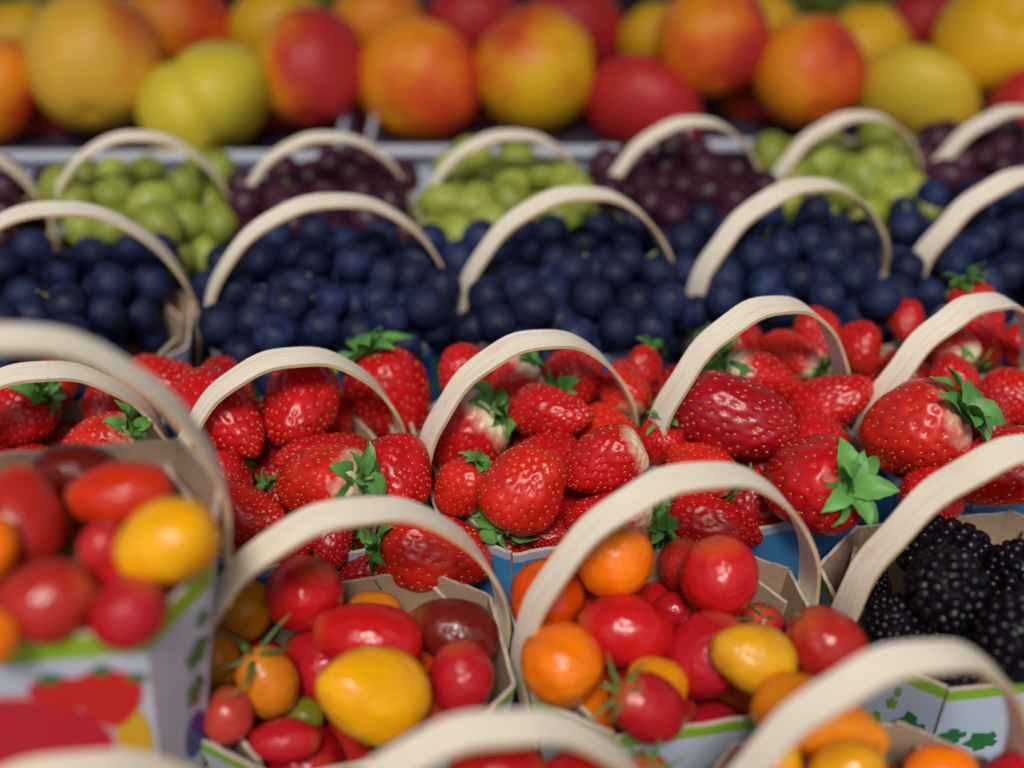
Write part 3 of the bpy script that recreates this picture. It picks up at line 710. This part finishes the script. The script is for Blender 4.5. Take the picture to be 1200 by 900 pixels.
for x_, y_, c_, b_, l_ in ((165, 122, NO, .8, 'red flushed nectarine low between the tall yellow and the creased pale one'), (318, 118, NO, .6, 'nectarine low behind the creased pale one'), (428, 112, NO, .9, 'dark nectarine low left of the plain orange one'),
                         (560, 112, NO, .9, 'dark nectarine low between the orange and the yellow blushed one'), (896, 112, NO, .7, 'nectarine low between the two striped orange ones'), (1108, 118, NO, .5, 'nectarine low beside the red flanked yellow one'), (58, 128, NO, .6, 'nectarine low between the two at the left edge')):
    Nn(x_, y_, 46, 48, 80, -20, -.012, col=c_, bl=b_, label=l_)
# blackberries
K_ = lambda *a, **k: put('blackberry', *a, **k)
K_(1110, 648, 60, 40, 175, 0, .010, label='largest blackberry, lying across the back of the basket')
K_(1104, 700, 54, 46, 100, 30, .020, label='fat blackberry in front of the largest one')
K_(1192, 690, 46, 40, 80, 20, .010, label='blackberry at the right edge near the back rim')
K_(1182, 748, 56, 50, 120, 20, .018, label='blackberry at the right edge near the front rim')
K_(1062, 728, 40, 34, 150, 10, .006, label='blackberry at the left front, against the board')
K_(1118, 762, 46, 36, 20, 10, .004, label='blackberry low behind the green rim at the front')
K_(1024, 690, 28, 20, 90, 10, -.006, label='blackberry seen through the handle at the left')
K_(1150, 725, 34, 32, 60, 0, -.004, label='blackberry squeezed in the middle of the others')
K_(1235, 720, 46, 40, 60, 0, .010, label='blackberry just outside the right edge of the photo')

# fruit below the top layer, glimpsed in the gaps
for q, (P, n_) in enumerate(((L1, 12), (B1, 12), (B2, 12), (A1, 12), (A2, 12), (A0, 10))):
    nm = ('raised left edge basket', 'basket with the largest yellow tomato', 'centre front basket', 'bottom centre basket', 'bottom right basket', 'hidden bottom left basket')[q]
    add_fill('tomato', P, n_, .0145, -.040, -.010, 40 + q, cols=[CRIM, RED, DOR, DUS, ORA], label='shaded tomato down in the gaps of the ' + nm, label_group='lower tomatoes in the ' + nm)
for q, P in enumerate(CP):
    nm = ('left edge', 'left of centre', 'middle', 'right of middle', 'right', 'far right')[q]
    add_fill('strawberry', P, 20, .0150, -.030, -.002, 60 + q, cols=[SR, SD, SD], label='shaded strawberry filling the gaps of the %s strawberry basket' % nm, label_group='lower strawberries in the %s basket' % nm)

# settle: push overlapping fruit apart while holding each near its place
def relax(items, it=70):
    n = len(items); p = np.array([i['p'] for i in items]); p0 = p.copy()
    Ri = [np.array(i['R']) for i in items]; rr = np.array([i['r'] for i in items]); fx = np.array([i['fix'] for i in items])
    mass = np.array([.25 if i.get('fill') else 1.0 for i in items]); big = rr.max(1)
    pairs = [(i, j) for i in range(n) for j in range(i + 1, n) if np.linalg.norm(p[i] - p[j]) < (big[i] + big[j]) * 1.5]
    for _ in range(it):
        for i, j in pairs:
            d = p[j] - p[i]; l = np.linalg.norm(d) + 1e-9; d /= l
            a = Ri[i].T @ d; b = Ri[j].T @ d
            s = .95 * (1 / np.linalg.norm(a / rr[i]) + 1 / np.linalg.norm(b / rr[j]))
            if l < s:
                wt = mass[j] / (mass[i] + mass[j]); e = (s - l) * .5
                p[i] -= d * e * wt; p[j] += d * e * (1 - wt)
        p += (p0 - p) * fx[:, None]
    for i, q in zip(items, p):
        if i.get('fill'):
            q[2] = min(q[2], i['p0'].z + .004)
            loc = i['P'].M.inverted() @ Vector(q); mx = i['P'].top[2].x - .019; my = i['P'].top[4].y - .018
            loc.x = max(-mx, min(mx, loc.x)); loc.y = max(-my, min(my, loc.y))
            ov = abs(loc.x) / mx + abs(loc.y) / my
            if ov > 1.45: loc.x *= 1.45 / ov; loc.y *= 1.45 / ov
            q = np.array(i['P'].M @ loc)
        i['p'] = Vector(q)
relax(ITEMS)
ORD = ['first', 'second', 'third', 'fourth', 'fifth', 'sixth', 'seventh', 'eighth', 'ninth', 'tenth', 'eleventh', 'twelfth', 'thirteenth', 'fourteenth', 'fifteenth']
for g in sorted({i['group'] for i in ITEMS if i.get('fill')}):
    its = sorted([i for i in ITEMS if i.get('group') == g], key=lambda i: i['p'].y); n3 = -(-len(its) // 3)
    for rw, row in enumerate(('front', 'middle', 'back')):
        for c_, i in enumerate(sorted(its[rw * n3:(rw + 1) * n3], key=lambda i: i['p'].x)):
            i['label'] = '%s from left, %s row, %s' % (ORD[c_], row, g)

def xf(i, extra=1.0):
    return Matrix.Translation(i['p']) @ i['R'].to_4x4() @ Matrix.Diagonal((i['r'].x * extra, i['r'].y * extra, i['r'].z * extra, 1))
def add_calyx(root, top, size, seed):
    r = random.Random(seed); c = obj('calyx', HUB, root); c.matrix_local = Matrix.Translation((0, 0, top)) @ Matrix.Scale(size, 4)
    n = r.randint(9, 12)
    for k in range(n):
        s = obj('sepal', r.choice(SEP), c)
        tilt = r.uniform(-.75, .12) if k % 2 else r.uniform(-.35, .4); L = r.uniform(.75, 1.15)
        s.matrix_local = Matrix.Rotation(2 * math.pi * k / n + r.uniform(-.2, .2), 4, 'Z') @ Matrix.Rotation(tilt, 4, 'Y') @ Matrix.Translation((.05, 0, 0)) @ Matrix.Rotation(r.uniform(-.4, .4), 4, 'X') @ Matrix.Diagonal((L, L * r.uniform(.9, 1.4), L, 1))
def emit(idx, i):
    k = i['kind']; r = random.Random(idx * 13 + 5)
    if k == 'tomato':
        me = TOM_CRACK if i.get('crack') else TOM[i['v']] if 'v' in i else TOM[idx % 2]
        simple = not (i.get('calyx') is not None or i.get('scar'))
        if simple:
            o = obj('tomato', me); o.matrix_local = xf(i); root = o
        else:
            root = obj('tomato', None); root.matrix_local = Matrix.Translation(i['p']) @ i['R'].to_4x4()
            o = obj('fruit_body', me, root); o.matrix_local = Matrix.Diagonal((*i['r'], 1))
            if i.get('calyx') is not None:
                c = obj('stalk', TCAL[i['calyx']], root); s = i['r'].x * .85 * i.get('cs', 1.0)
                c.matrix_local = Matrix.Translation((0, 0, i['r'].z * .90)) @ Matrix.Scale(s, 4) @ Matrix.Rotation(r.uniform(0, 6), 4, 'Z')
            if i.get('scar'):
                c = obj('stem_scar', SCAR, root); c.matrix_local = Matrix.Translation((0, 0, i['r'].z * .915)) @ Matrix.Scale(i['r'].x, 4)
        o.color = (*i['col'], i.get('al', .35)); cat = 'tomato'
    elif k == 'strawberry':
        body, seeds = STR[i['v']] if 'v' in i else STR[idx % 3]
        root = obj('strawberry', None); root.matrix_local = Matrix.Translation(i['p']) @ i['R'].to_4x4() @ Matrix.Rotation(r.uniform(0, 6.28), 4, 'Z')
        S = Matrix.Diagonal((*i['r'], 1))
        o = obj('flesh', body, root); o.matrix_local = S; o.color = (*i['col'], i.get('nk', .12))
        s = obj('seeds', seeds, root); s.matrix_local = S; s['kind'] = 'stuff'
        if i.get('cal') or i.get('fill') and idx % 3:
            add_calyx(root, i['r'].z * .92, i['r'].x * .95 * i.get('cs', 1.0) * r.uniform(.9, 1.1), idx)
        cat = 'strawberry'
    elif k == 'nectarine':
        root = obj('nectarine', NEC[i.get('v', idx % 2 * 0)]); root.matrix_local = xf(i); root.color = (*i['col'], i['bl']); cat = 'nectarine'
    elif k == 'blackberry':
        root = obj('blackberry', None); root.matrix_local = Matrix.Translation(i['p']) @ i['R'].to_4x4(); rr = i['r']; cat = 'blackberry'
        c = obj('core', B_CORE, root); c.matrix_local = Matrix.Diagonal((rr.x * .88, rr.y * .88, rr.z * .9, 1))
        n = 96
        for q in range(n):
            zz = 1 - 2 * (q + .5) / n; an = q * 2.39996 + r.uniform(-.12, .12); rh = math.sqrt(1 - zz * zz)
            d = Vector((rh * math.cos(an) * rr.x, rh * math.sin(an) * rr.y, zz * rr.z)) * .86
            s = (rr.x + rr.y + rr.z) / 3 * r.uniform(.145, .20); dr = obj('drupelet', DRUP[q % 3], root, loc=d); dr.scale = (s, s, s * r.uniform(.9, 1.1)); dr.rotation_euler = (r.random() * 6, r.random() * 6, 0)
    tag(root, i['label'], cat, i.get('group') or {'tomato': 'mixed tomatoes in the baskets', 'strawberry': 'strawberries in the baskets', 'nectarine': 'nectarines in the white trays', 'blackberry': 'blackberries in one basket'}[k])
for idx, i in enumerate(ITEMS): emit(idx, i)

# ------------------------------------------------------------------ grapes: dropped one by one into each basket
def grape_bunch(P, meshes, r_, n, seed, label, group, oval=1.0, heap=.022, bare=False, keep=-.022):
    rr = random.Random(seed); a, d = P.top[2].x - r_ * .75, P.top[4].y - r_ * .3; pts = []; z0 = P.rim - P.M.translation.z - .040
    for _ in range(n):
        best = None
        for _t in range(14):
            x, y = rr.uniform(-a, a) * 1.14, rr.uniform(-d, d) * 1.14
            outer = abs(x) > a or abs(y) > d or abs(x) / a + abs(y) / d > 1.62
            if abs(x) / a + abs(y) / d > 1.85 or (bare and x / a - .45 * y / d > .55): continue
            z = z0
            for q in pts:
                d2 = (x - q[0]) ** 2 + (y - q[1]) ** 2; m2 = (2 * r_ * .86) ** 2
                if d2 < m2: z = max(z, q[2] + math.sqrt(m2 - d2))
            if abs(x) > a * .93 and -.016 < y < .009: continue   # room for the handle feet
            if outer and z < P.rim - P.M.translation.z + .005: continue
            sc = z + (.004 if P in DP else .008) * ((x / a) ** 2 + (y / d) ** 2)
            if best is None or sc < best[0]: best = (sc, x, y, z)
        if best and best[3] < P.rim - P.M.translation.z + heap: pts.append(best[1:])
    root = obj('grape_bunch', None, loc=P.M @ Vector((0, 0, .003))); root.rotation_euler = P.root.rotation_euler; tag(root, label, 'grapes', group)
    for x, y, z in pts:
        if z < P.rim - P.M.translation.z + keep: continue
        g = obj('grape', rr.choice(meshes), root, loc=(x, y, z - .003)); s = r_ * rr.uniform(.9, 1.08)
        g.scale = (s, s, s * oval * rr.uniform(.95, 1.08)); g.rotation_euler = (rr.uniform(0, 3.1), rr.uniform(0, 3.1), rr.uniform(0, 6.2))
    for _ in range(9):
        q = rr.choice([p for p in pts if p[2] > P.rim - P.M.translation.z - .01] or pts); b = Vector((q[0] + r_ * rr.uniform(-1, 1), q[1] + r_ * rr.uniform(-1, 1), q[2] - .002))
        e = b + Vector((rr.uniform(-.012, .012), rr.uniform(-.012, .012), rr.uniform(.006, .013)))
        obj('stem', mesh('stem_mesh', *tube([b, b.lerp(e, .5) + Vector((.001, .002, .001)), e], .0011, 6, .8), M_GSTEM), root, loc=(0, 0, -.003))
for q, (P, l) in enumerate(zip(DP, ('blue grapes with white bloom heaped in the basket at the left edge', 'blue grapes heaped between the second and third handles from the left', 'blue grapes heaped in front of the middle green grapes',
        'blue grapes heaped behind the longest dark strawberry', 'blue grapes heaped at the right edge behind the strawberries'))):
    grape_bunch(P, G_BLUE, .0104, 330, 100 + q, l, 'bunches of blue grapes', 1.02, heap=.026, bare=(q == 0))
for q, (P, l) in enumerate(zip(EP, ('purple grapes cut by the left edge', 'green grapes in the basket nearest the left edge', 'purple grapes between the two leftmost heaps of green grapes', 'green grapes in the middle of the picture',
        'purple grapes right of the middle green heap', 'green grapes below the orange red nectarines at the right', 'purple grapes in the basket at the right edge'))):
    g = q % 2 == 1
    grape_bunch(P, G_GREEN if g else G_PURP, .0115 if g else .0108, 260, 200 + q, l, 'bunches of green grapes' if g else 'bunches of purple grapes', 1.2, heap=.029)

# ------------------------------------------------------------------ white nectarine trays
def tray(x0, x1, y0, y1, zr, label):
    root = obj('fruit_tray', None, loc=((x0 + x1) / 2, (y0 + y1) / 2, 0)); tag(root, label, 'tray', 'white card trays of nectarines')
    a, d, t = (x1 - x0) / 2, (y1 - y0) / 2, .003
    obj('front_wall', slab('tray_wall_mesh', -a, a, -d, -d + t, .001, zr, M_WHITE), root)
    obj('front_lip', slab('tray_lip_mesh', -a, a, -d - .008, -d + .003, zr, zr + .002, M_WHITE), root)
    obj('back_wall', slab('tray_wall_mesh', -a, a, d - t, d, .001, zr, M_WHITE), root)
    for s in (-1, 1): obj('side_wall', slab('tray_wall_mesh', s * a - (t if s > 0 else 0), s * a + (0 if s > 0 else t), -d + t, d - t, .001, zr, M_WHITE), root)
    obj('tray_floor', slab('tray_floor_mesh', -a + t, a - t, -d + t, d - t, RIM - .022, RIM - .019, M_TRAY_DARK), root)
tray(-.62, -.118, .746, .978, RIM + .001, 'white card tray under the yellow nectarines at the left')
tray(-.100, .105, .750, .978, RIM + .003, 'white card tray under the middle nectarines')
tray(.120, .62, .764, .978, RIM + .001, 'white card tray under the nectarines at the right')
# the dim fruit behind
for q in range(9):
    x = -.56 + .14 * q
    P = make_punnet(x, 1.035, 4, .125, .10, .05, M_PR_GRP, 'dim basket of %s behind the nectarines, number' % 'x', 'baskets behind the nectarines', handle=False)
    pos = ('at the far left', 'left of the tall yellow nectarine', 'above the orange one with a red patch', 'above the broad red stripe', 'above the deep red nectarine', 'above the blushed yellow one', 'above the orange red nectarine', 'above the dark red nectarine', 'at the far right')[q]
    gr = q in (1, 3, 6)
    P.root['label'] = 'dim basket behind the nectarines, ' + pos
    grape_bunch(P, G_GREEN if gr else G_PURP, .0135, 75, 300 + q, ('blurred green grapes ' if gr else 'blurred dark purple fruit ') + 'behind the nectarines, ' + pos, 'fruit behind the nectarines', 1.1, heap=.03)
bpy.context.view_layer.update()
